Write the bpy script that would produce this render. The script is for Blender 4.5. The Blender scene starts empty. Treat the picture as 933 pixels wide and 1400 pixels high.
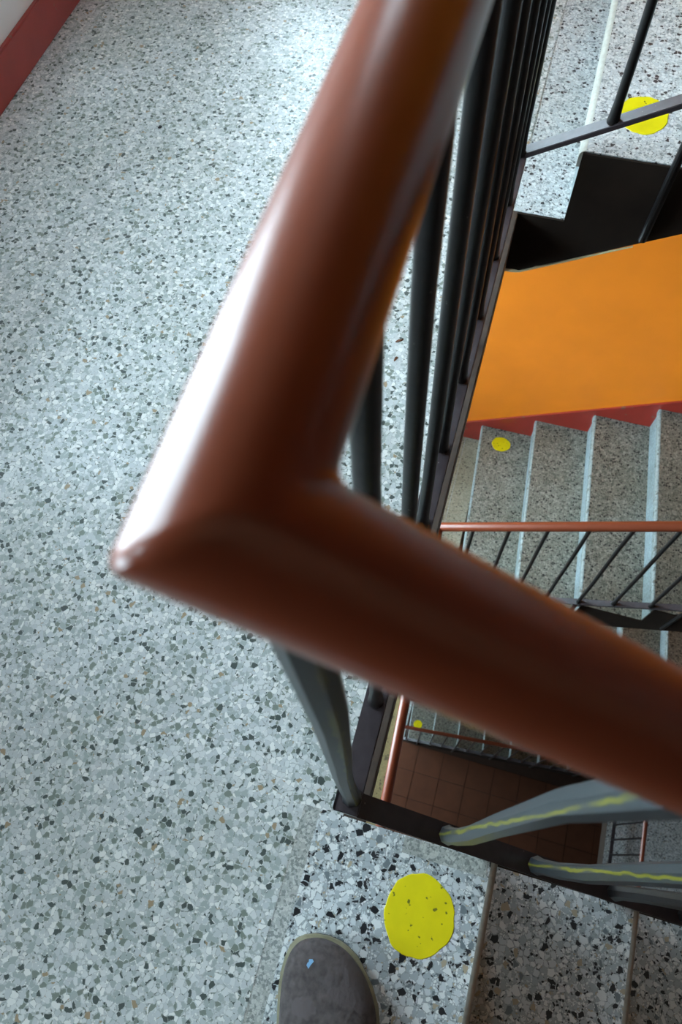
import bpy, bmesh, math, random
from mathutils import Vector, Matrix
random.seed(7)
scn = bpy.context.scene
COL = scn.collection

# ------------------------------------------------------------------ camera, sky, exposure
CAM_H = 1.15
RIGHT, DOWN, FWD = Vector((0.9605, 0.2761, -0.0348)), Vector((0.2371, -0.8772, -0.4174)), Vector((-0.1458, 0.3927, -0.9080))
cam_data = bpy.data.cameras.new('camera')
cam = bpy.data.objects.new('camera', cam_data); COL.objects.link(cam)
m = Matrix((RIGHT, -DOWN, -FWD)).transposed().to_4x4()
m.translation = (0, 0, CAM_H)
cam.matrix_world = m
cam_data.sensor_fit = 'VERTICAL'; cam_data.sensor_height = 36; cam_data.lens = 36 * 1005 / 1400
cam_data.clip_start = 0.01
cam_data.dof.use_dof = True; cam_data.dof.focus_distance = 1.15; cam_data.dof.aperture_fstop = 10.5
scn.camera = cam

world = bpy.data.worlds.new('sky'); scn.world = world; world.use_nodes = True
wn = world.node_tree.nodes; wl = world.node_tree.links
bg = wn['Background']
bg.inputs['Color'].default_value = (0.65, 0.87, 1.0, 1); bg.inputs['Strength'].default_value = 26.5

vs = scn.view_settings
vs.view_transform = 'Standard'; vs.look = 'None'; vs.gamma = 1; vs.use_curve_mapping = False
vs.exposure = 0.0

# ------------------------------------------------------------------ dimensions (metres)
STOREY, RISE = 2.64, 0.165
XL, XR, YN, YF = -1.25, 3.2, -1.02, 2.31          # walls
Y0, Y1 = 0.033, 1.262                             # edges of the two flights at the well
SLAB, XE, XM = 0.17, -0.018, 2.14
WIN_SILL, WIN_TOP = 0.3, 2.05
WL_YS = [(0.28, 2.0), (-0.95, -0.3)]                               # window in the left wall
WF_X = (-1.0, -0.45)                              # window in the far wall

# windows let the sky in: one portal per opening guides the sampling of the sky
def portal(name, loc, rot, sx, sy):
    l = bpy.data.lights.new(name, 'AREA'); l.shape = 'RECTANGLE'; l.size = sx; l.size_y = sy
    l.cycles.is_portal = True
    o = bpy.data.objects.new(name, l); o.location = loc; o.rotation_euler = rot; COL.objects.link(o)
LEVELS = [0.0, -STOREY, -2 * STOREY, -3 * STOREY]                 # storeys with left-wall windows; the lowest pair is added to brighten the shaft floor
LEVELS_BACK = [0.0]
def top_of(zb): return WIN_TOP if zb > -3 * STOREY + 1 else WIN_SILL + 0.75
for zb in LEVELS:
    zc = zb + (WIN_SILL + top_of(zb)) / 2; h = top_of(zb) - WIN_SILL
    for wy in WL_YS:
        portal('window_portal', (XL - 0.24, sum(wy) / 2, zc), (0, math.radians(-90), 0), h, wy[1] - wy[0])
for zb in LEVELS_BACK:
    zc = zb + (WIN_SILL + WIN_TOP) / 2; h = WIN_TOP - WIN_SILL
    portal('window_portal', (sum(WF_X) / 2, YF + 0.24, zc), (math.radians(-90), 0, 0), WF_X[1] - WF_X[0], h)

# ------------------------------------------------------------------ materials
def lin(c):
    return tuple((v / 255 / 12.92) if v / 255 <= 0.04045 else ((v / 255 + 0.055) / 1.055) ** 2.4 for v in c) + (1,)

def new_mat(name, rough=0.5, spec=0.5):
    mt = bpy.data.materials.new(name); mt.use_nodes = True
    b = mt.node_tree.nodes['Principled BSDF']
    b.inputs['Roughness'].default_value = rough
    b.inputs['Specular IOR Level'].default_value = spec
    return mt, mt.node_tree.nodes, mt.node_tree.links, b

def nd(N, t, **kw):
    n = N.new(t)
    for k, v in kw.items(): setattr(n, k, v)
    return n

def ramp(N, stops, interp='LINEAR'):
    r = N.new('ShaderNodeValToRGB'); cr = r.color_ramp; cr.interpolation = interp
    while len(cr.elements) < len(stops): cr.elements.new(0.5)
    for e, (p, c) in zip(cr.elements, stops): e.position = p; e.color = c
    return r

def painted(name, rgb, rough=0.4, var=0.12, scale=18, bump=0.0, spec=0.5, spots=None):
    mt, N, L, b = new_mat(name, rough, spec)
    g = nd(N, 'ShaderNodeNewGeometry')
    nz = nd(N, 'ShaderNodeTexNoise'); nz.inputs['Scale'].default_value = scale; nz.inputs['Detail'].default_value = 6
    L.new(g.outputs['Position'], nz.inputs['Vector'])
    c = lin(rgb); lo = tuple(v * (1 - var) for v in c[:3]) + (1,); hi = tuple(min(1, v * (1 + var)) for v in c[:3]) + (1,)
    r = ramp(N, [(0.3, lo), (0.7, hi)]); L.new(nz.outputs['Fac'], r.inputs['Fac'])
    out = r.outputs['Color']
    if spots:
        n2 = nd(N, 'ShaderNodeTexNoise'); n2.inputs['Scale'].default_value = spots[1]; n2.inputs['Detail'].default_value = 3
        L.new(g.outputs['Position'], n2.inputs['Vector'])
        r2 = ramp(N, [(spots[2], (0, 0, 0, 1)), (spots[2] + 0.03, (1, 1, 1, 1))]); L.new(n2.outputs['Fac'], r2.inputs['Fac'])
        mx = nd(N, 'ShaderNodeMix', data_type='RGBA'); L.new(r2.outputs['Color'], mx.inputs[0])
        L.new(out, mx.inputs[6]); mx.inputs[7].default_value = lin(spots[0]); out = mx.outputs[2]
    L.new(out, b.inputs['Base Color'])
    if bump:
        bp = nd(N, 'ShaderNodeBump'); bp.inputs['Strength'].default_value = bump; bp.inputs['Distance'].default_value = 0.002
        L.new(nz.outputs['Fac'], bp.inputs['Height']); L.new(bp.outputs['Normal'], b.inputs['Normal'])
    return mt

def terrazzo(name, scale, chips, matrix, edge=0.06, rough=0.38, dirt=0.25, fine=2.1):
    """polished stone chips in cement: one size of chips, smaller ones in the gaps between them"""
    mt, N, L, b = new_mat(name, rough, 0.5)
    g = nd(N, 'ShaderNodeNewGeometry')
    wob = nd(N, 'ShaderNodeTexNoise'); wob.inputs['Scale'].default_value = scale * 1.3; wob.inputs['Detail'].default_value = 2
    L.new(g.outputs['Position'], wob.inputs['Vector'])
    va = nd(N, 'ShaderNodeVectorMath', operation='SCALE'); L.new(wob.outputs['Color'], va.inputs[0]); va.inputs['Scale'].default_value = 0.45 / scale
    vb = nd(N, 'ShaderNodeVectorMath', operation='ADD'); L.new(g.outputs['Position'], vb.inputs[0]); L.new(va.outputs[0], vb.inputs[1])
    def layer(sc, ed):
        v1 = nd(N, 'ShaderNodeTexVoronoi', feature='F1'); v1.inputs['Scale'].default_value = sc
        v2 = nd(N, 'ShaderNodeTexVoronoi', feature='DISTANCE_TO_EDGE'); v2.inputs['Scale'].default_value = sc
        for v in (v1, v2): L.new(vb.outputs[0], v.inputs['Vector']); v.inputs['Randomness'].default_value = 1
        sp = nd(N, 'ShaderNodeSeparateColor'); L.new(v1.outputs['Color'], sp.inputs[0])
        cr = ramp(N, chips, 'CONSTANT'); L.new(sp.outputs[0], cr.inputs['Fac'])
        # each chip gets its own edge width, so chips differ in size
        mu = nd(N, 'ShaderNodeMath', operation='MULTIPLY'); L.new(sp.outputs[1], mu.inputs[0]); mu.inputs[1].default_value = ed * 2.2
        ad = nd(N, 'ShaderNodeMath', operation='ADD'); L.new(mu.outputs[0], ad.inputs[0]); ad.inputs[1].default_value = ed * 0.35
        sb = nd(N, 'ShaderNodeMath', operation='SUBTRACT'); L.new(v2.outputs['Distance'], sb.inputs[0]); L.new(ad.outputs[0], sb.inputs[1])
        st = nd(N, 'ShaderNodeMapRange'); L.new(sb.outputs[0], st.inputs['Value'])
        st.inputs['From Min'].default_value = -0.015; st.inputs['From Max'].default_value = 0.02
        return cr.outputs['Color'], st.outputs['Result']
    c1, f1 = layer(scale, edge)
    c2, f2 = layer(scale * fine, edge)
    m1 = nd(N, 'ShaderNodeMix', data_type='RGBA'); L.new(f2, m1.inputs[0]); m1.inputs[6].default_value = lin(matrix); L.new(c2, m1.inputs[7])
    m2 = nd(N, 'ShaderNodeMix', data_type='RGBA'); L.new(f1, m2.inputs[0]); L.new(m1.outputs[2], m2.inputs[6]); L.new(c1, m2.inputs[7])
    dn = nd(N, 'ShaderNodeTexNoise'); dn.inputs['Scale'].default_value = 3.5; dn.inputs['Detail'].default_value = 8
    L.new(g.outputs['Position'], dn.inputs['Vector'])
    dr = ramp(N, [(0.35, (1 - dirt, 1 - dirt * 1.05, 1 - dirt * 1.25, 1)), (0.65, (1, 1, 1, 1))]); L.new(dn.outputs['Fac'], dr.inputs['Fac'])
    mm = nd(N, 'ShaderNodeMix', data_type='RGBA', blend_type='MULTIPLY'); mm.inputs[0].default_value = 1
    L.new(m2.outputs[2], mm.inputs[6]); L.new(dr.outputs['Color'], mm.inputs[7])
    L.new(mm.outputs[2], b.inputs['Base Color'])
    return mt

CH_LAND = [(0.0, lin((72, 82, 78))), (0.07, lin((124, 134, 124))), (0.17, lin((166, 174, 172))), (0.38, lin((194, 199, 200))),
           (0.65, lin((212, 215, 214))), (0.88, lin((230, 231, 228))), (0.985, lin((160, 140, 112)))]
CH_TREAD = [(0.0, lin((28, 31, 36))), (0.15, lin((112, 122, 126))), (0.21, lin((168, 176, 180))), (0.45, lin((202, 208, 210))),
            (0.72, lin((224, 227, 226))), (0.95, lin((172, 158, 134)))]
M = {}
M['landing'] = terrazzo('landing_terrazzo', 132, CH_LAND, (176, 180, 176), edge=0.05, rough=0.36, dirt=0.16)
M['tread'] = terrazzo('tread_terrazzo', 105, CH_TREAD, (158, 164, 164), edge=0.085, rough=0.36, dirt=0.12, fine=2.6)
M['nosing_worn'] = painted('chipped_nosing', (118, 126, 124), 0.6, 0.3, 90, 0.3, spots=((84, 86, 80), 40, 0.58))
M['nosing'] = painted('worn_nosing', (160, 158, 148), 0.55, 0.12, 120, 0.2)
CH_FAR = [(0.0, lin((34, 36, 40))), (0.11, lin((140, 146, 148))), (0.3, lin((190, 196, 198))), (0.6, lin((212, 215, 214)))]
M['tread_far'] = terrazzo('far_tread_terrazzo', 135, CH_FAR, (178, 182, 180), edge=0.09, rough=0.4, dirt=0.1, fine=2.4)
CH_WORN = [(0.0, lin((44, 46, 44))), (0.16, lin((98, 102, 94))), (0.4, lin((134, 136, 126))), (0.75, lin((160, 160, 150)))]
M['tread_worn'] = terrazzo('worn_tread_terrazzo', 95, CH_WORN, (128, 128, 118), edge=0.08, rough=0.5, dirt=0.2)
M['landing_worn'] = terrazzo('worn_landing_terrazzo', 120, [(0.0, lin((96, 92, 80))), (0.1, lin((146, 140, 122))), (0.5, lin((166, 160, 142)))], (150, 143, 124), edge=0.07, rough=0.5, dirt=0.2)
M['beige'] = painted('dusty_beige_edge', (150, 134, 92), 0.7, 0.25, 120, 0.2, spots=((96, 84, 60), 60, 0.6))
M['joint'] = terrazzo('joint_cement', 260, [(0, lin((134, 140, 138))), (0.3, lin((172, 175, 172))), (0.7, lin((196, 198, 194)))], (168, 170, 166), edge=0.04, rough=0.6)
M['rail'] = painted('brown_rail_paint', (116, 54, 32), 0.28, 0.05, 30, 0.05)
M['iron'] = painted('black_iron_paint', (23, 21, 21), 0.36, 0.25, 60, 0.15, spec=0.35, spots=((120, 116, 110), 130, 0.74))
M['bar'] = painted('base_bar_paint', (54, 47, 50), 0.38, 0.2, 60, 0.15, spots=((140, 134, 126), 110, 0.73))
M['black'] = painted('black_band_paint', (40, 31, 25), 0.8, 0.2, 14, 0.3, spec=0.15)
M['edge'] = painted('dark_brown_edge_paint', (62, 48, 38), 0.6, 0.3, 40, 0.2)
M['orange'] = painted('orange_wall_paint', (230, 124, 18), 0.5, 0.05, 5, 0.04)
M['dim_wall'] = painted('dimmed_wall_paint', (78, 50, 36), 0.6, 0.05, 6, 0.05)  # made-up dark colour for unseen walls, cuts bounce onto rail and near treads
M['white'] = painted('white_wall_paint', (205, 196, 192), 0.6, 0.05, 6, 0.05)
M['dim_plaster'] = painted('dimmed_plaster', (112, 90, 68), 0.7, 0.06, 9, 0.08)  # slab and soffit colour browned to dim the bounce reaching the near treads
M['plaster'] = painted('bare_plaster', (226, 212, 172), 0.7, 0.06, 40)
M['leaf'] = painted('dry_brown_flake', (104, 60, 32), 0.8, 0.3, 200)
M['crumb'] = painted('black_crumb', (26, 30, 34), 0.7, 0.2, 200)
M['red'] = painted('red_baseboard_paint', (142, 44, 34), 0.32, 0.1, 14, 0.06, spots=((120, 84, 66), 22, 0.66))
M['yellow'] = painted('yellow_floor_paint', (222, 205, 6), 0.45, 0.06, 30, 0.15, spots=((112, 112, 30), 80, 0.655))
M['riser'] = terrazzo('riser_terrazzo', 110, [(0, lin((110, 118, 118))), (0.12, lin((112, 126, 130))), (0.5, lin((136, 150, 153)))], (116, 128, 130), edge=0.05)
M['tile'] = painted('brown_floor_tile', (96, 54, 32), 0.6, 0.12, 8)
M['grout'] = painted('tile_grout', (64, 42, 30), 0.8, 0.1, 20)
M['frame'] = painted('grey_window_paint', (190, 190, 186), 0.4, 0.05, 10)
M['suede'] = painted('grey_suede', (74, 67, 66), 0.85, 0.35, 110, 1.0, spec=0.25, spots=((82, 75, 75), 22, 0.52))
M['welt'] = painted('shoe_welt', (128, 122, 98), 0.7, 0.15, 80)
M['sole'] = painted('shoe_sole', (60, 52, 44), 0.7, 0.15, 60)
M['lace'] = painted('shoe_lace', (70, 64, 60), 0.8, 0.1, 90)
M['blue'] = painted('blue_paint_fleck', (120, 165, 200), 0.6, 0.1, 90)

gm = bpy.data.materials.new('window_glass'); gm.use_nodes = True; gN = gm.node_tree.nodes; gL = gm.node_tree.links
gN.remove(gN['Principled BSDF'])
tr = gN.new('ShaderNodeBsdfTransparent'); gl = gN.new('ShaderNodeBsdfGlossy'); gl.inputs['Roughness'].default_value = 0.02
fr = gN.new('ShaderNodeFresnel'); ms = gN.new('ShaderNodeMixShader')
gL.new(fr.outputs[0], ms.inputs[0]); gL.new(tr.outputs[0], ms.inputs[1]); gL.new(gl.outputs[0], ms.inputs[2]); gL.new(ms.outputs[0], gN['Material Output'].inputs['Surface'])
M['glass'] = gm

# baluster iron where yellow-green paint was dripped along the bar
ym, N, L, b = new_mat('iron_with_yellow_drips', 0.36)
g = nd(N, 'ShaderNodeTexCoord'); sx = nd(N, 'ShaderNodeSeparateXYZ'); L.new(g.outputs['Object'], sx.inputs[0])
at = nd(N, 'ShaderNodeMath', operation='ARCTAN2'); L.new(sx.outputs[1], at.inputs[0]); L.new(sx.outputs[0], at.inputs[1])
nz = nd(N, 'ShaderNodeTexNoise'); nz.inputs['Scale'].default_value = 28; nz.inputs['Detail'].default_value = 5; L.new(g.outputs['Object'], nz.inputs['Vector'])
ma = nd(N, 'ShaderNodeMath', operation='MULTIPLY_ADD'); L.new(nz.outputs['Fac'], ma.inputs[0]); ma.inputs[1].default_value = 0.9; L.new(at.outputs[0], ma.inputs[2])
r = ramp(N, [(0.0, (0, 0, 0, 1)), (0.425, (0, 0, 0, 1)), (0.44, (1, 1, 1, 1)), (0.475, (1, 1, 1, 1)), (0.49, (0, 0, 0, 1))])
mr = nd(N, 'ShaderNodeMapRange'); L.new(ma.outputs[0], mr.inputs['Value']); mr.inputs['From Min'].default_value = -3.14; mr.inputs['From Max'].default_value = 3.14
L.new(mr.outputs['Result'], r.inputs['Fac'])
n2 = nd(N, 'ShaderNodeTexNoise'); n2.inputs['Scale'].default_value = 9; n2.inputs['Detail'].default_value = 7; L.new(g.outputs['Object'], n2.inputs['Vector'])
r2 = ramp(N, [(0.36, (0, 0, 0, 1)), (0.52, (1, 1, 1, 1))]); L.new(n2.outputs['Fac'], r2.inputs['Fac'])
gt = nd(N, 'ShaderNodeMath', operation='MULTIPLY'); L.new(r.outputs['Color'], gt.inputs[0]); L.new(r2.outputs['Color'], gt.inputs[1])
mx = nd(N, 'ShaderNodeMix', data_type='RGBA'); L.new(gt.outputs[0], mx.inputs[0]); mx.inputs[6].default_value = lin((38, 42, 45)); mx.inputs[7].default_value = lin((98, 94, 22))
L.new(mx.outputs[2], b.inputs['Base Color'])
M['drip'] = ym

# ------------------------------------------------------------------ mesh helpers
def link(name, me, mat, parent=None, loc=(0, 0, 0)):
    o = bpy.data.objects.new(name, me); COL.objects.link(o); o.location = loc
    if mat is not None:
        me.materials.clear(); me.materials.append(mat)
    if parent is not None: o.parent = parent
    return o

def finish(bm, name, smooth=None):
    bmesh.ops.recalc_face_normals(bm, faces=bm.faces)
    me = bpy.data.meshes.new(name); bm.to_mesh(me); bm.free()
    if smooth is not None:
        for p in me.polygons: p.use_smooth = True
        me.set_sharp_from_angle(angle=math.radians(smooth))
    return me

def box(bm, x0, x1, y0, y1, z0, z1):
    v = [bm.verts.new(p) for p in ((x0, y0, z0), (x1, y0, z0), (x1, y1, z0), (x0, y1, z0), (x0, y0, z1), (x1, y0, z1), (x1, y1, z1), (x0, y1, z1))]
    for f in ((0, 3, 2, 1), (4, 5, 6, 7), (0, 1, 5, 4), (1, 2, 6, 5), (2, 3, 7, 6), (3, 0, 4, 7)): bm.faces.new([v[i] for i in f])

def boxes(name, lst, mat, parent=None, bevel=0.0):
    bm = bmesh.new()
    for a in lst: box(bm, *a)
    if bevel: bmesh.ops.bevel(bm, geom=bm.edges[:], offset=bevel, segments=2, affect='EDGES')
    return link(name, finish(bm, name), mat, parent)

def prism(name, prof, y0, y1, mat, parent=None, shear=0.0, yref=YF, smooth=None):
    """an (x, z) outline extruded along y; shear slides x with y"""
    bm = bmesh.new()
    a = [bm.verts.new((x + shear * (yref - y0), y0, z)) for x, z in prof]
    c = [bm.verts.new((x + shear * (yref - y1), y1, z)) for x, z in prof]
    n = len(prof)
    bm.faces.new(a); bm.faces.new(c[::-1])
    for i in range(n): bm.faces.new((a[i], c[i], c[(i + 1) % n], a[(i + 1) % n]))
    return link(name, finish(bm, name, smooth), mat, parent)

def sweep(pts, r, seg=28, pre=None, post=None, rad=None, cap=True, round_corner=0.0):
    """tube along a polyline, mitred at the corners; pre / post only give the cutting planes of the ends"""
    P = [Vector(p) for p in pts]; n = len(P)
    d = [(P[i + 1] - P[i]).normalized() for i in range(n - 1)]
    bm = bmesh.new(); rings = []
    t = d[0]; up = Vector((0, 0, 1)) if abs(t.z) < 0.9 else Vector((0, 1, 0))
    u = t.cross(up).normalized(); w = u.cross(t).normalized()
    base = [u * math.cos(2 * math.pi * k / seg) + w * math.sin(2 * math.pi * k / seg) for k in range(seg)]
    for i in range(n):
        din = d[i - 1] if i > 0 else ((P[0] - Vector(pre)).normalized() if pre is not None else d[0])
        dout = d[i] if i < n - 1 else ((Vector(post) - P[-1]).normalized() if post is not None else d[-1])
        nrm = (din + dout).normalized()
        src = d[i - 1] if i > 0 else d[0]
        rr = rad[i] if rad else r
        ring = []
        for bvec in base:
            p = P[i] + bvec * rr
            ring.append(bm.verts.new(p - src * ((p - P[i]).dot(nrm) / src.dot(nrm))))
        rings.append(ring)
        if 0 < i < n - 1:                                   # carry the frame round the corner
            q = d[i - 1].rotation_difference(d[i]); base = [q @ v for v in base]
            # re-project so that the ring matches the next tube too
            for k, bvec in enumerate(base):
                p = P[i] + bvec * rr; alt = p - d[i] * ((p - P[i]).dot(nrm) / d[i].dot(nrm))
                ring[k].co = (ring[k].co + alt) / 2
    for a, c in zip(rings, rings[1:]):
        for k in range(seg): bm.faces.new((a[k], a[(k + 1) % seg], c[(k + 1) % seg], c[k]))
    if cap: bm.faces.new(rings[0][::-1]); bm.faces.new(rings[-1])
    if round_corner:
        es = [bm.edges.get((rg[k], rg[(k + 1) % seg])) for rg in rings[3:4] for k in range(seg)]
        bmesh.ops.bevel(bm, geom=es, offset=round_corner, segments=3, profile=0.5, affect='EDGES', clamp_overlap=True)
    return bm

def tube(name, pts, r, mat, parent=None, smooth=25, **kw):
    return link(name, finish(sweep(pts, r, **kw), name, smooth), mat, parent)

def empty(name, loc=(0, 0, 0)):
    o = bpy.data.objects.new(name, None); o.location = loc; o.empty_display_size = 0.1; COL.objects.link(o); return o

def tag(o, label=None, cat=None, group=None, kind=None):
    if label: o['label'] = label
    if cat: o['category'] = cat
    if group: o['group'] = group
    if kind: o['kind'] = kind
    return o

# ------------------------------------------------------------------ walls with window openings
def holed_wall(name, axis, c0, c1, u0, u1, z0, z1, holes, mat):
    us = sorted({u0, u1, *[h[0] for h in holes], *[h[1] for h in holes]}); zs = sorted({z0, z1, *[h[2] for h in holes], *[h[3] for h in holes]})
    bm = bmesh.new()
    for a, b_ in zip(us, us[1:]):
        for c, d_ in zip(zs, zs[1:]):
            uc, zc = (a + b_) / 2, (c + d_) / 2
            if any(h[0] < uc < h[1] and h[2] < zc < h[3] for h in holes): continue
            if axis == 'x': box(bm, c0, c1, a, b_, c, d_)
            else: box(bm, a, b_, c0, c1, c, d_)
    return tag(link(name, finish(bm, name), mat), kind='structure')

ZB, ZT = -3 * STOREY - 0.25, 5.3
holed_wall('wall_left', 'x', XL - 0.25, XL, YN - 0.25, YF + 0.25, ZB, ZT, [(wy[0], wy[1], zb + WIN_SILL, zb + top_of(zb)) for zb in LEVELS for wy in WL_YS], M['white'])
holed_wall('wall_back', 'y', YF, YF + 0.25, XL, XR, ZB, ZT, [(WF_X[0], WF_X[1], zb + WIN_SILL, zb + WIN_TOP) for zb in LEVELS_BACK], M['orange'])
tag(boxes('wall_front', [(XL, XR, YN - 0.25, YN, ZB, ZT)], M['dim_wall']), kind='structure')
tag(boxes('wall_right', [(XR, XR + 0.25, YN - 0.25, YF + 0.25, ZB, ZT)], M['dim_wall']), kind='structure')
tag(boxes('ceiling', [(XL, XR, YN, YF, ZT - 0.1, ZT)], M['white']), kind='structure')

nwin = 0
def window(axis, zb, wy=None):
    global nwin
    nwin += 1
    e = tag(empty('window_%d' % nwin), kind='structure')
    z0, z1 = zb + WIN_SILL, zb + top_of(zb); f = 0.05
    u0, u1 = wy if axis == 'x' else WF_X
    c = XL - 0.16 if axis == 'x' else YF + 0.12
    def bx(a, b_, z, zz, t0, t1): return (c + t0, c + t1, a, b_, z, zz) if axis == 'x' else (a, b_, c + t0, c + t1, z, zz)
    um = (u0 + u1) / 2
    boxes('window_frame', [bx(u0, u0 + f, z0, z1, 0, .05), bx(u1 - f, u1, z0, z1, 0, .05), bx(u0 + f, u1 - f, z0, z0 + f, 0, .05), bx(u0 + f, u1 - f, z1 - f, z1, 0, .05), bx(um - f / 2, um + f / 2, z0 + f, z1 - f, 0, .05)], M['frame'], e)
    boxes('window_pane', [bx(u0 + f, um - f / 2, z0 + f, z1 - f, .022, .026)], M['glass'], e)
    boxes('window_pane', [bx(um + f / 2, u1 - f, z0 + f, z1 - f, .022, .026)], M['glass'], e)
for zb in LEVELS:
    for wy in WL_YS: window('x', zb, wy)
for zb in LEVELS_BACK:
    window('y', zb)

# ------------------------------------------------------------------ landings
def dot(parent, cx, cy, z, rx, ry, seed):
    rnd = random.Random(seed); bm = bmesh.new(); n = 56
    ph = [rnd.uniform(0, 6.28) for _ in range(4)]
    top, bot = [], []
    for k in range(n):
        a = 2 * math.pi * k / n
        q = 1 + 0.018 * math.sin(3 * a + ph[0]) + 0.014 * math.sin(7 * a + ph[1]) + 0.008 * math.sin(15 * a + ph[2]) + rnd.uniform(-.006, .006)
        x, y = cx + rx * q * math.cos(a), cy + ry * q * math.sin(a)
        bot.append(bm.verts.new((x, y, z))); top.append(bm.verts.new((x - .0006 * math.cos(a), y - .0006 * math.sin(a), z + .0008)))
    bm.faces.new(top)
    for k in range(n): bm.faces.new((bot[k], bot[(k + 1) % n], top[(k + 1) % n], top[k]))
    o = link('yellow_dot', finish(bm, 'yellow_dot'), M['yellow'], parent); tag(o, 'round yellow paint mark')
    return o

NX = 0.18                                   # nosing of the landing where the near flight goes down
def nose_profile(x0, x1, z, d, th=0.036, rr=0.011):
    """tread section: flat top, rounded front at x1 (d = +1) or at x0 (d = -1)"""
    pts = [(-1, z - th), (-1, z)]
    L_ = []
    for k in range(5):
        a = math.pi / 2 - k * math.pi / 8
        L_.append((rr * math.cos(a) - rr, z - rr + rr * math.sin(a)))
    if d > 0: return [(x0, z - th), (x0, z), (x1 - rr, z), (x1 - rr, z - th)], [(x1 - rr, z - th), (x1 - rr, z)] + [(x1 + a, q) for a, q in L_[1:]] + [(x1, z - th)]
    return [(x1, z - th), (x1, z), (x0 + rr, z), (x0 + rr, z - th)], [(x0 + rr, z - th), (x0 + rr, z)] + [(x0 - a, q) for a, q in L_[1:]] + [(x0, z - th)]

def make_tread(x0, x1, z, d, y0, y1, parent, shear=0.0, mat='tread'):
    a, b_ = nose_profile(x0, x1, z, d)
    t = prism('tread', a, y0, y1, M[mat], parent, shear)
    prism('nosing', b_, y0, y1, M['nosing_worn' if mat == 'tread_worn' else 'nosing'], t, shear, smooth=30)
    return t

def landing(k):
    z = -STOREY * k
    XE = -0.018 if k < 1 else 0.006
    fl = boxes('floor', [(XL, -0.106, YN, Y0, z - 0.04, z), (XL, -0.048, Y0, Y1, z - 0.04, z), (XL, -0.03, Y1, YF, z - 0.04, z)], M['landing_worn' if k > 0 else 'landing'])
    boxes('edge_strip', [(-0.048, XE, Y0, Y1, z - 0.04, z - 0.0005)], M['beige' if k > 0 else 'edge'], fl)
    tag(fl, kind='structure')
    boxes('slab', [(XL, NX - 0.03, YN, Y0 - 0.002, z - SLAB, z - 0.04), (XL, XE - 0.004, Y0 - 0.002, Y1, z - SLAB, z - 0.04), (XL, -0.012, Y1, YF, z - SLAB, z - 0.04), (-0.012, 0.078, Y1, YF, z - 0.1, z - 0.04)], M['dim_plaster'], fl)
    boxes('joint_strip', [(-0.106, -0.082, YN, Y0, z - 0.04, z - 0.0004)], M['joint'], fl)
    t = make_tread(-0.082, NX, z, 1, YN, Y0, fl)
    boxes('joint_strip', [(0.045, 0.165, 0.010, Y0 - 0.001, z - 0.03, z + 0.0004)], M['joint'], fl)
    boxes('joint_strip', [(-0.03, -0.026, Y1, YF, z - 0.04, z - 0.001)], M['joint'], fl)
    boxes('tread', [(-0.026, 0.08, Y1, YF, z - 0.04, z)], M['landing_worn' if k > 0 else 'tread_far'], fl)
    boxes('edge_band', [(XE - 0.004, XE + 0.002, Y0, Y1, z - SLAB, z - 0.002)], M['edge'], fl)
    return fl, t
landings = []
for k in (-1, 0, 1, 2): landings.append(landing(k))
for (fl, t), k in zip(landings, (-1, 0, 1, 2)):
    if k >= 0: dot(t, 0.087, -0.060, -STOREY * k, 0.048, 0.052, 3 + k)

def mid_landing(k):
    z = -STOREY * k - STOREY / 2
    fl = boxes('floor', [(1.932, XR, YN, Y0, z - 0.04, z), (XM, XR, Y0, Y1, z - 0.04, z), (1.985, XR, Y1, YF, z - 0.04, z)], M['tread'])
    tag(fl, kind='structure')
    boxes('slab', [(1.95, XR, YN, Y0, z - SLAB, z - 0.04), (XM + 0.004, XR, Y0, Y1, z - SLAB, z - 0.04), (2.0, XR, Y1, YF, z - SLAB, z - 0.04)], M['dim_plaster'], fl)
    boxes('edge_band', [(XM - 0.002, XM + 0.004, Y0, Y1, z - SLAB, z - 0.002)], M['edge'], fl)
for k in (-1, 0, 1, 2): mid_landing(k)

# ground floor of the shaft: brown tiles laid one by one over grout, terrazzo before the first step
ZG = -3 * STOREY
gf = tag(boxes('floor', [(XL, XR, YN, YF, ZG - 0.2, ZG - 0.006)], M['grout']), kind='structure')
boxes('terrazzo_screed', [(XL, XE, YN, YF, ZG - 0.006, ZG), (XE, 0.08, Y1, YF, ZG - 0.006, ZG)], M['landing'], gf)
bm = bmesh.new(); box(bm, 0.003, 0.297, 0.003, 0.297, -0.006, 0.0); tile_me = finish(bm, 'tile')
for i in range(10):
    for j in range(7):
        x, y = XE + 0.3 * i, Y1 - 0.02 - 0.3 * (j + 1)
        if x + 0.3 > XR or y < YN: continue
        link('tile', tile_me, M['tile'], gf, (x, y, ZG - random.uniform(0, .0012)))

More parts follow.
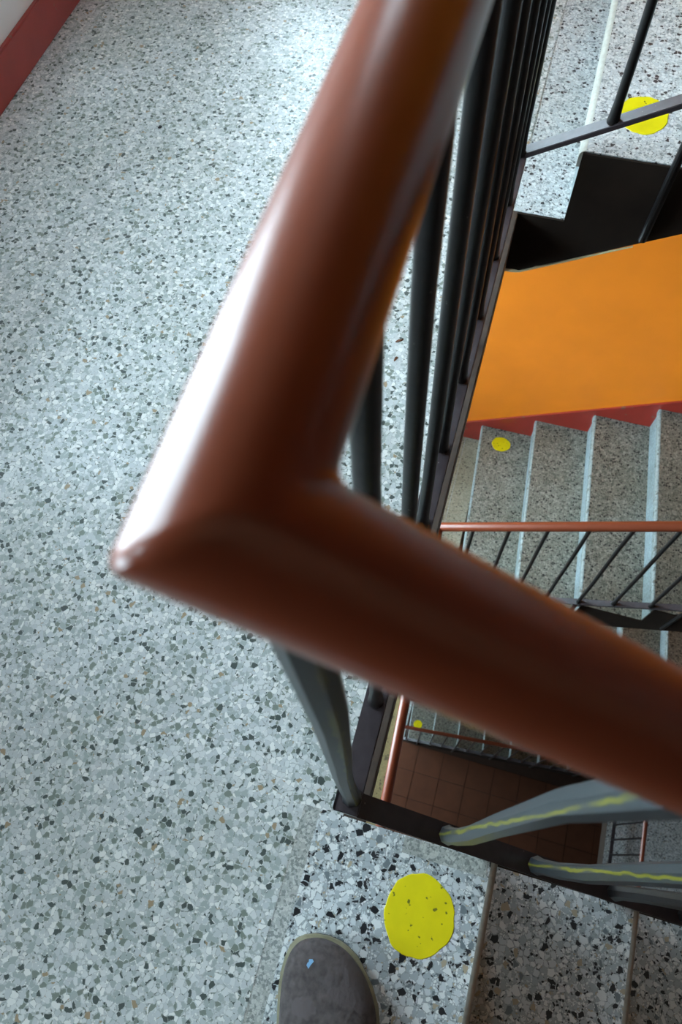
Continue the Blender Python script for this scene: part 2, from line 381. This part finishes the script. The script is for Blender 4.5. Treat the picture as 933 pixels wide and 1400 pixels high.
# ------------------------------------------------------------------ flights of stairs
def flight(xs, d, zs, run, y0, y1, band_y, label, shear=0.0, dot_at=None, seed=1, mat='tread'):
    """eight risers; u runs up the flight from its lowest riser, d = +1 when up is +x"""
    root = tag(empty('stair_flight', (0, 0, 0)), label, 'stairs')
    X = lambda u: xs + d * u
    n = 8; core = []
    for i in range(n):
        core += [(X(i * run + 0.006), zs + i * RISE - (0.006 if i else 0)), (X(i * run + 0.006), zs + (i + 1) * RISE - 0.03)]
    end = (n - 1) * run + 0.04
    s = RISE / run
    core += [(X(end), zs + n * RISE - 0.03), (X(end), zs - 0.168 + (end + 0.07) * s), (X(-0.07), zs - 0.168), (X(-0.09), zs - 0.168), (X(-0.09), zs - 0.05), (X(0.006), zs - 0.03)]
    prism('stair_body', core, y0 + 0.004, y1 - 0.004, M['dim_plaster'], root, shear)
    for i in range(n):
        a, b_ = sorted((X(i * run), X(i * run + 0.018)))
        prism('riser', [(a, zs + i * RISE - 0.002), (b_, zs + i * RISE - 0.002), (b_, zs + (i + 1) * RISE - 0.034), (a, zs + (i + 1) * RISE - 0.034)], y0 + .001, y1 - .001, M['riser'], root, shear)
        if i < n - 1:
            u0, u1 = i * run - 0.010, (i + 1) * run + 0.002
            a, b_ = sorted((X(u0), X(u1)))
            tr_ = make_tread(a, b_, zs + (i + 1) * RISE, -d, y0, y1, root, shear, mat)
            if i == 0 and dot_at: dot(tr_, dot_at[0], dot_at[1], zs + RISE, dot_at[2], dot_at[3], seed)
    # black painted band on the side towards the well, stepped along its top
    top = [(X(-0.098), zs - 0.001)]
    for i in range(n - 1):
        top += [(X(i * run - 0.001), zs + i * RISE - 0.001), (X(i * run - 0.001 if i else -0.004), zs + (i + 1) * RISE - 0.003)]
    top += [(X((n - 1) * run), zs + (n - 1) * RISE - 0.002), (X((n - 1) * run), zs + n * RISE - 0.04), (X(end), zs + n * RISE - 0.04)]
    low = [(X(end), zs - 0.162 + (end + 0.07) * s), (X(-0.07), zs - 0.162), (X(-0.098), zs - 0.164)]
    bw = 0.006
    prism('side_band', top + low, band_y - bw / 2, band_y + bw / 2, M['black'], root, shear)
    # bare plaster showing in a thin ragged line under the paint
    lo = lambda u: zs - 0.168 + max(0, u + 0.07) * s
    us = [-0.097 + 0.0165 * q for q in range(16)]; rnd = random.Random(seed)
    prism('plaster_edge', [(X(u), lo(u) - 0.001) for u in us] + [(X(u), lo(u) + rnd.uniform(.004, .010) * (1 - q / 18)) for q, u in reversed(list(enumerate(us)))],
          band_y - bw / 2 - 0.0006, band_y - bw / 2 + 0.003, M['plaster'], root, shear)
    return root

UP = {-1: 'x', 0: 'short terrazzo stair rising at the top right behind a black stepped side band',
      1: 'terrazzo stair one storey down beside the orange wall with a red skirting',
      2: 'terrazzo stair two storeys down, mostly hidden behind the thick brown handrail',
      3: 'lowest terrazzo stair at the bottom of the shaft with pale nosing lines'}
DN = {-1: 'terrazzo stair overhead leading to the landing above', 0: 'terrazzo stair going down beside the grey shoe, brown shaded treads',
      1: 'terrazzo stair below the near treads, leaving the landing one storey down',
      2: 'terrazzo stair leaving the landing two storeys down towards the lowest mid landing'}
RUN_UP, RUN_DN = 0.272, 0.25
for k in (0, 1, 2, 3):
    sh = 0.0 if k == 0 else 0.073
    xs = 0.08 if k == 0 else 0.052
    dt = (0.172, 1.385, 0.047, 0.054) if k == 0 else (0.172, 2.205, 0.052, 0.045) if k == 1 else (0.20, 1.45, 0.05, 0.05)
    flight(xs, 1, -STOREY * k, RUN_UP, Y1, YF - 0.002, Y1 - 0.002, UP[k], sh, dt, 20 + k, 'tread_worn' if k else 'tread_far')
for k in (-1, 0, 1, 2):
    flight(NX - 0.01 + 7 * RUN_DN, -1, -STOREY * k - STOREY / 2, RUN_DN, YN + 0.002, Y0, Y0 + 0.002, DN[k])

# ------------------------------------------------------------------ red baseboards
ntrim = 0
tag(boxes('baseboard_left', [(XL, XL + 0.014, YN, YF, -STOREY * k, -STOREY * k + 0.095) for k in (-1, 0, 1, 2, 3)], M['red'], bevel=0.003), kind='structure')
back = []
for k in (0, 1, 2, 3): back.append((XL, -0.1, YF - 0.012, YF, -STOREY * k, -STOREY * k + 0.095))
bb = tag(boxes('baseboard_back', back, M['red']), kind='structure')
for k in (0, 1, 2, 3):
    z = -STOREY * k; s = RISE / RUN_UP; x0 = 0.045 if k else 0.08
    f = lambda x: z + RISE + 0.045 + s * (x - x0)
    prism('sloped_board', [(-0.1, z), (-0.1, f(-0.1)), (2.0, f(2.0)), (2.0, f(2.0) - 0.3), (0.2, z)], YF - 0.010, YF, M['red'], bb)

# ------------------------------------------------------------------ railings
R_RAIL = 0.0185
BX, BYN, BYF = -0.039, 0.047, 1.245                  # base bar: along the landing, at the near and far flight
RZ, BZ = 1.013, 0.155
S_DN, S_UP = 0.66, 0.607
def bal_mesh(h, foot=True, bend=0.004, ph=0.0, r=0.0081, seg=14, lean=0.0):
    zs = [0, 0.004, 0.015, 0.04] + [0.04 + (h - 0.04) * q for q in (0.12, 0.3, 0.5, 0.75, 1.0)]
    rad = [r * 1.30, r * 1.35, r * 1.22, r * 1.06] + [r] * 5
    pts = []
    for z in zs:
        q = z / h
        b_ = bend * math.sin(math.pi * 2 * q)
        pts.append((b_ * math.cos(ph) + lean * q, b_ * math.sin(ph), z))
    return finish(sweep(pts, r, seg=seg, rad=rad), 'baluster', 40 if seg > 8 else 22)

def flat_bar(name, p, q, w, t, mat, parent, wdir):
    """flat iron from p to q (its top centre line), w wide along wdir, t thick"""
    p, q, wv = Vector(p), Vector(q), Vector(wdir); bm = bmesh.new(); dn = Vector((0, 0, -t))
    v = [bm.verts.new(c + sgn * wv * w / 2 + o) for c in (p, q) for sgn in (-1, 1) for o in (Vector(), dn)]
    for f in ((0, 1, 3, 2), (4, 6, 7, 5), (0, 4, 5, 1), (2, 3, 7, 6), (0, 2, 6, 4), (1, 5, 7, 3)): bm.faces.new([v[i] for i in f])
    bmesh.ops.recalc_face_normals(bm, faces=bm.faces)
    bmesh.ops.bevel(bm, geom=bm.edges[:], offset=0.0012, segments=2, affect='EDGES')
    return link(name, finish(bm, name, 40), mat, parent)

BAL_LAND = [bal_mesh(RZ - R_RAIL * 0.8 - BZ, bend=0.002, ph=0.6 * i, lean=-0.011) for i in range(4)]
BAL_NEAR = [bal_mesh(RZ - R_RAIL * 0.8 - BZ, bend=b_, ph=p_, r=0.0098, seg=8) for b_, p_ in ((0.005, 2.6), (0.006, 6.6), (0.005, 6.8), (0.003, 1.0))]

def landing_railing(k, label, skew=0.0):
    z = -STOREY * k
    root = tag(empty('stair_railing', (0, 0, z)), label, 'railing')
    c0 = (BX - 0.005 + skew, BYN + 0.0035, RZ); c1 = (BX, BYF - 0.004, RZ)
    xe = 1.95
    rail_end = (xe, c0[1], RZ - S_DN * (xe - c0[0]))
    C0 = Vector(c0); dA = (Vector(c1) - C0).normalized(); dB = (Vector(rail_end) - C0).normalized()
    tube('handrail', [c1, C0 + dA * 0.036, C0 + dA * 0.033, c0, C0 + dB * 0.033, C0 + dB * 0.036, rail_end], R_RAIL, M['rail'], root, pre=(1.0, c1[1], RZ + S_UP * 1.03), post=(2.5, c0[1], rail_end[2]), seg=48, round_corner=0.0036).modifiers.new('weighted', 'WEIGHTED_NORMAL').keep_sharp = True
    flat_bar('base_bar', (BX + skew, BYN - 0.015, BZ), (BX, BYF + 0.012, BZ), 0.030, 0.012, M['bar'], root, (1, 0, 0))
    flat_bar('base_bar', (BX - 0.018 + skew, BYN, BZ + 0.001), (xe, BYN, BZ - S_DN * (xe - BX)), 0.030, 0.014, M['bar'], root, (0, 1, 0))
    def bal(x, y, zz, me, mat):
        o = link('baluster', me, None, root, (x, y, zz))
        if not me.materials: me.materials.append(M['iron'])
        if mat is not None:
            o.material_slots[0].link = 'OBJECT'; o.material_slots[0].material = mat
        return o
    o = bal(BX + 0.002 + skew, BYN + 0.006, BZ, BAL_NEAR[0], M['drip'] if k == 0 else None)
    if k == 0: tag(o, 'corner bar with a yellow paint drip')
    for i in range(8):
        y = 0.177 + 0.133 * i
        bal(BX + skew * (BYF - y) / 1.2, y, BZ, BAL_LAND[i % 4], None)
    bal(BX, BYF - 0.008, BZ, BAL_LAND[0], None)
    xb = 0.098; i = 0
    while xb < 1.9:
        o = bal(xb, BYN, BZ - S_DN * (xb - BX), BAL_NEAR[(1, 2, 3)[i % 3]], M['drip'] if (k == 0 and i < 2) else None)
        if k == 0 and i < 2:
            o.rotation_euler.z = -2.2; tag(o, 'bar with yellow paint drips')
        if i % 3 == 2:
            zz = BZ - S_DN * (xb - BX)
            tube('support', [(xb, BYN - 0.003, zz - 0.01), (xb, BYN - 0.003, zz - 0.24)], 0.007, M['iron'], root, seg=12)
        xb += 0.138; i += 1
    for y in (0.36, 0.90):
        tube('support', [(BX + skew * (BYF - y) / 1.2, y, BZ - 0.01), (BX + skew * (BYF - y) / 1.2, y, 0)], 0.008, M['iron'], root, seg=12)
    return root

def up_railing(k, label, sh):
    z = -STOREY * k
    root = tag(empty('stair_railing', (0, 0, z)), label, 'railing')
    xs = BX if k < 3 else 0.05
    rs = RZ + S_UP * (xs - BX); xe = 2.0
    c1 = (xs, BYF - 0.004, rs); e = (xe, BYF - 0.004, RZ + S_UP * (xe - BX))
    tube('handrail', [c1, e], R_RAIL, M['rail'], root, pre=(xs, 0.0, rs) if k < 3 else None, post=(2.5, e[1], e[2]))
    flat_bar('base_bar', (xs - 0.0, BYF, BZ + 0.001 + S_UP * (xs - BX)), (xe, BYF, BZ + S_UP * (xe - BX)), 0.028, 0.012, M['bar'], root, (0, 1, 0))
    xb = 0.108; i = 0
    while xb < 1.95:
        zz = BZ + S_UP * (xb - BX); me = BAL_LAND[i % 4]
        link('baluster', me, None, root, (xb, BYF - 0.002, zz))
        if i % 3 == 1:
            tube('support', [(xb, BYF - 0.006, zz - 0.01), (xb, BYF + 0.004, zz - 0.33)], 0.0085, M['iron'], root, seg=12)
        xb += 0.133; i += 1
    if k == 3:
        tube('support', [(xs, BYF, BZ), (xs, BYF, 0)], 0.0085, M['iron'], root, seg=12)
    return root

def mid_railing(k, label):
    z = -STOREY * k - STOREY / 2
    root = tag(empty('stair_railing', (0, 0, z)), label, 'railing')
    x = XM + 0.022
    tube('handrail', [(1.95, BYN + 0.0035, RZ + .0), (x, BYN + 0.0035, RZ), (x, BYF - 0.004, RZ), (2.0, BYF - 0.004, RZ - 0.03)], R_RAIL, M['rail'], root)
    flat_bar('base_bar', (x, BYN, BZ), (x, BYF, BZ), 0.030, 0.012, M['bar'], root, (1, 0, 0))
    for i in range(10):
        link('baluster', BAL_LAND[i % 4], None, root, (x, BYN + 0.006 + 0.1315 * i, BZ))
    for y in (0.3, 0.95):
        tube('support', [(x, y, BZ - 0.01), (x, y, 0)], 0.008, M['iron'], root, seg=12)
    return root

landing_railing(0, 'thick brown mitred handrail on black bars in front, at the edge of the landing')
landing_railing(1, 'brown rail along the landing one storey down, seen below the near base bar', 0.065)
landing_railing(2, 'brown rail along the landing two storeys down inside the shaft', 0.065)
up_railing(0, 'dark sloping base bar and black bars before the stair at top right', 0)
up_railing(1, 'slim brown rail with black bars before the stair beside the orange wall', 0.07)
up_railing(2, 'brown rail of the stair two storeys down, behind the thick handrail', 0.07)
up_railing(3, 'small reddish rail with black bars at the bottom of the shaft', 0.07)
mid_railing(0, 'brown rail across the first mid landing down, right of the shaft')
mid_railing(1, 'brown rail across the second mid landing down, right of the shaft')
mid_railing(2, 'thin red rail with black bars across the lowest mid landing, right of the brown floor')

# ------------------------------------------------------------------ shoe
def shoe():
    root = tag(empty('shoe', (0, 0, 0)), 'worn grey suede shoe with a blue paint fleck standing on the top step', 'shoe')
    # stations from heel to toe: (t along length, centre offset, half width, height)
    Lg = 0.30; tip = Vector((-0.020, -0.119)); ax = Vector((-0.13, 1.0)).normalized(); sd = Vector((ax.y, -ax.x))
    heel = tip - ax * Lg
    st = [(0.0, 0, .012, .050), (.015, 0, .026, .066), (.05, 0, .036, .080), (.12, 0, .039, .090), (.20, .001, .040, .092), (.30, .003, .040, .094), (.40, .006, .043, .090),
          (.50, .009, .048, .080), (.60, .011, .0535, .069), (.70, .010, .0565, .060), (.78, .006, .0555, .055), (.85, .0005, .0510, .051), (.90, -.004, .0450, .048),
          (.94, -.008, .0375, .045), (.97, -.011, .0285, .041), (.988, -.012, .0190, .036), (1.0, -.013, .005, .026)]
    def P(t, off, x, z):
        c = heel + ax * (t * Lg) + sd * (off + x); return (c.x, c.y, z)
    def shell(grow, zlo, prof):
        bm = bmesh.new(); rings = []
        for t, off, w, h in st:
            tt = t + (grow / Lg) * (1 if t > 0.9 else -1 if t < 0.1 else 0) * (1)
            rings.append([bm.verts.new(P(tt, off, (w * 1.13 + grow) * a, b_ if fixed else zlo + (h - zlo) * b_)) for a, b_, fixed in prof])
        n = len(prof)
        for r0, r1 in zip(rings, rings[1:]):
            for i in range(n): bm.faces.new((r0[i], r0[(i + 1) % n], r1[(i + 1) % n], r1[i]))
        bm.faces.new(rings[0]); bm.faces.new(rings[-1][::-1])
        return bm
    up = [(-.97, .016, True), (-1.0, .20, False), (-.985, .42, False), (-.92, .62, False), (-.78, .80, False), (-.55, .92, False), (-.28, .98, False), (0, 1.0, False),
          (.28, .98, False), (.55, .92, False), (.78, .80, False), (.92, .62, False), (.985, .42, False), (1.0, .20, False), (.97, .016, True)]
    u = link('upper', finish(shell(0.0, 0.016, up), 'upper', 60), M['suede'], root)
    sub = u.modifiers.new('s', 'SUBSURF'); sub.levels = sub.render_levels = 2
    link('welt', finish(shell(0.0035, 0.0, [(-1, .014, True), (-1.0, .020, True), (-.9, .0215, True), (.9, .0215, True), (1.0, .020, True), (1, .014, True)]), 'welt', 40), M['welt'], root)
    link('sole', finish(shell(0.0030, 0.0, [(-1, .0005, True), (-1, .0142, True), (1, .0142, True), (1, .0005, True)]), 'sole', 40), M['sole'], root)
    # ankle shaft and tongue rise at the back, laces over the instep
    bm = bmesh.new(); rings = []
    for z, wx, wy, cy in ((.060, .040, .090, .26), (.085, .040, .085, .25), (.110, .038, .074, .235), (.125, .039, .074, .232), (.125, .034, .069, .232), (.100, .033, .068, .236)):
        ring = []
        for k in range(24):
            a = 2 * math.pi * k / 24; ring.append(bm.verts.new(P(cy + wy / Lg * math.sin(a), .003, wx * math.cos(a), z)))
        rings.append(ring)
    for r0, r1 in zip(rings, rings[1:]):
        for k in range(24): bm.faces.new((r0[k], r0[(k + 1) % 24], r1[(k + 1) % 24], r1[k]))
    bm.faces.new(rings[-1])
    link('collar', finish(bm, 'collar', 50), M['suede'], root)
    for i in range(4):
        t = .44 + .045 * i; h = .0885 - .0095 * i
        pts = [P(t + .006 * abs(x) / .02, .008, x, h - 6 * x * x - .0015 * i) for x in (-.024, -.012, 0, .012, .024)]
        tube('lace', pts, 0.0025, M['lace'], root, seg=8)
    # paint fleck near the toe
    bm = bmesh.new(); rnd = random.Random(5); c = P(.905, -.004, -.018, .0462)
    vs_ = []
    for k in range(14):
        a = 2 * math.pi * k / 14; q = .0042 * rnd.uniform(.7, 1.2)
        vs_.append(bm.verts.new((c[0] + q * math.cos(a), c[1] + q * 1.2 * math.sin(a), c[2] + .0003 - q * .15 * math.sin(a))))
    bm.faces.new(vs_); ex = bmesh.ops.extrude_face_region(bm, geom=bm.faces[:])
    for v in ex['geom']:
        if isinstance(v, bmesh.types.BMVert): v.co.z -= .006
    tag(link('paint_fleck', finish(bm, 'paint_fleck'), M['blue'], root), 'pale blue paint fleck')
shoe()

# ------------------------------------------------------------------ small debris on the landing
def debris(name, x, y, lx, ly, h, rot, mat, label, cat, seed):
    rnd = random.Random(seed); bm = bmesh.new(); n = 9; a0, b0 = [], []
    for k in range(n):
        a = 2 * math.pi * k / n; q = rnd.uniform(.65, 1.1)
        px, py = lx * q * math.cos(a), ly * q * math.sin(a)
        c, sn = math.cos(rot), math.sin(rot)
        p = (px * c - py * sn, px * sn + py * c)
        b0.append(bm.verts.new((p[0], p[1], 0.0))); a0.append(bm.verts.new((p[0] * .75, p[1] * .75, h * rnd.uniform(.6, 1.0))))
    bm.faces.new(a0); bm.faces.new(b0[::-1])
    for k in range(n): bm.faces.new((b0[k], b0[(k + 1) % n], a0[(k + 1) % n], a0[k]))
    tag(link(name, finish(bm, name), mat, None, (x, y, 0.0)), label, cat)
debris('crumb', -0.855, 1.324, .006, .005, .003, .4, M['crumb'], 'tiny black crumb lying alone on the open terrazzo landing', 'crumb', 1)
debris('leaf_flake', -0.177, 0.875, .009, .003, .002, .7, M['leaf'], 'brown dry flake behind the black bars, the one farther up the landing', 'flake', 2)
debris('leaf_flake', -0.173, 0.833, .007, .003, .002, 1.2, M['leaf'], 'brown dry flake behind the black bars, the one nearer the rail corner', 'flake', 3)
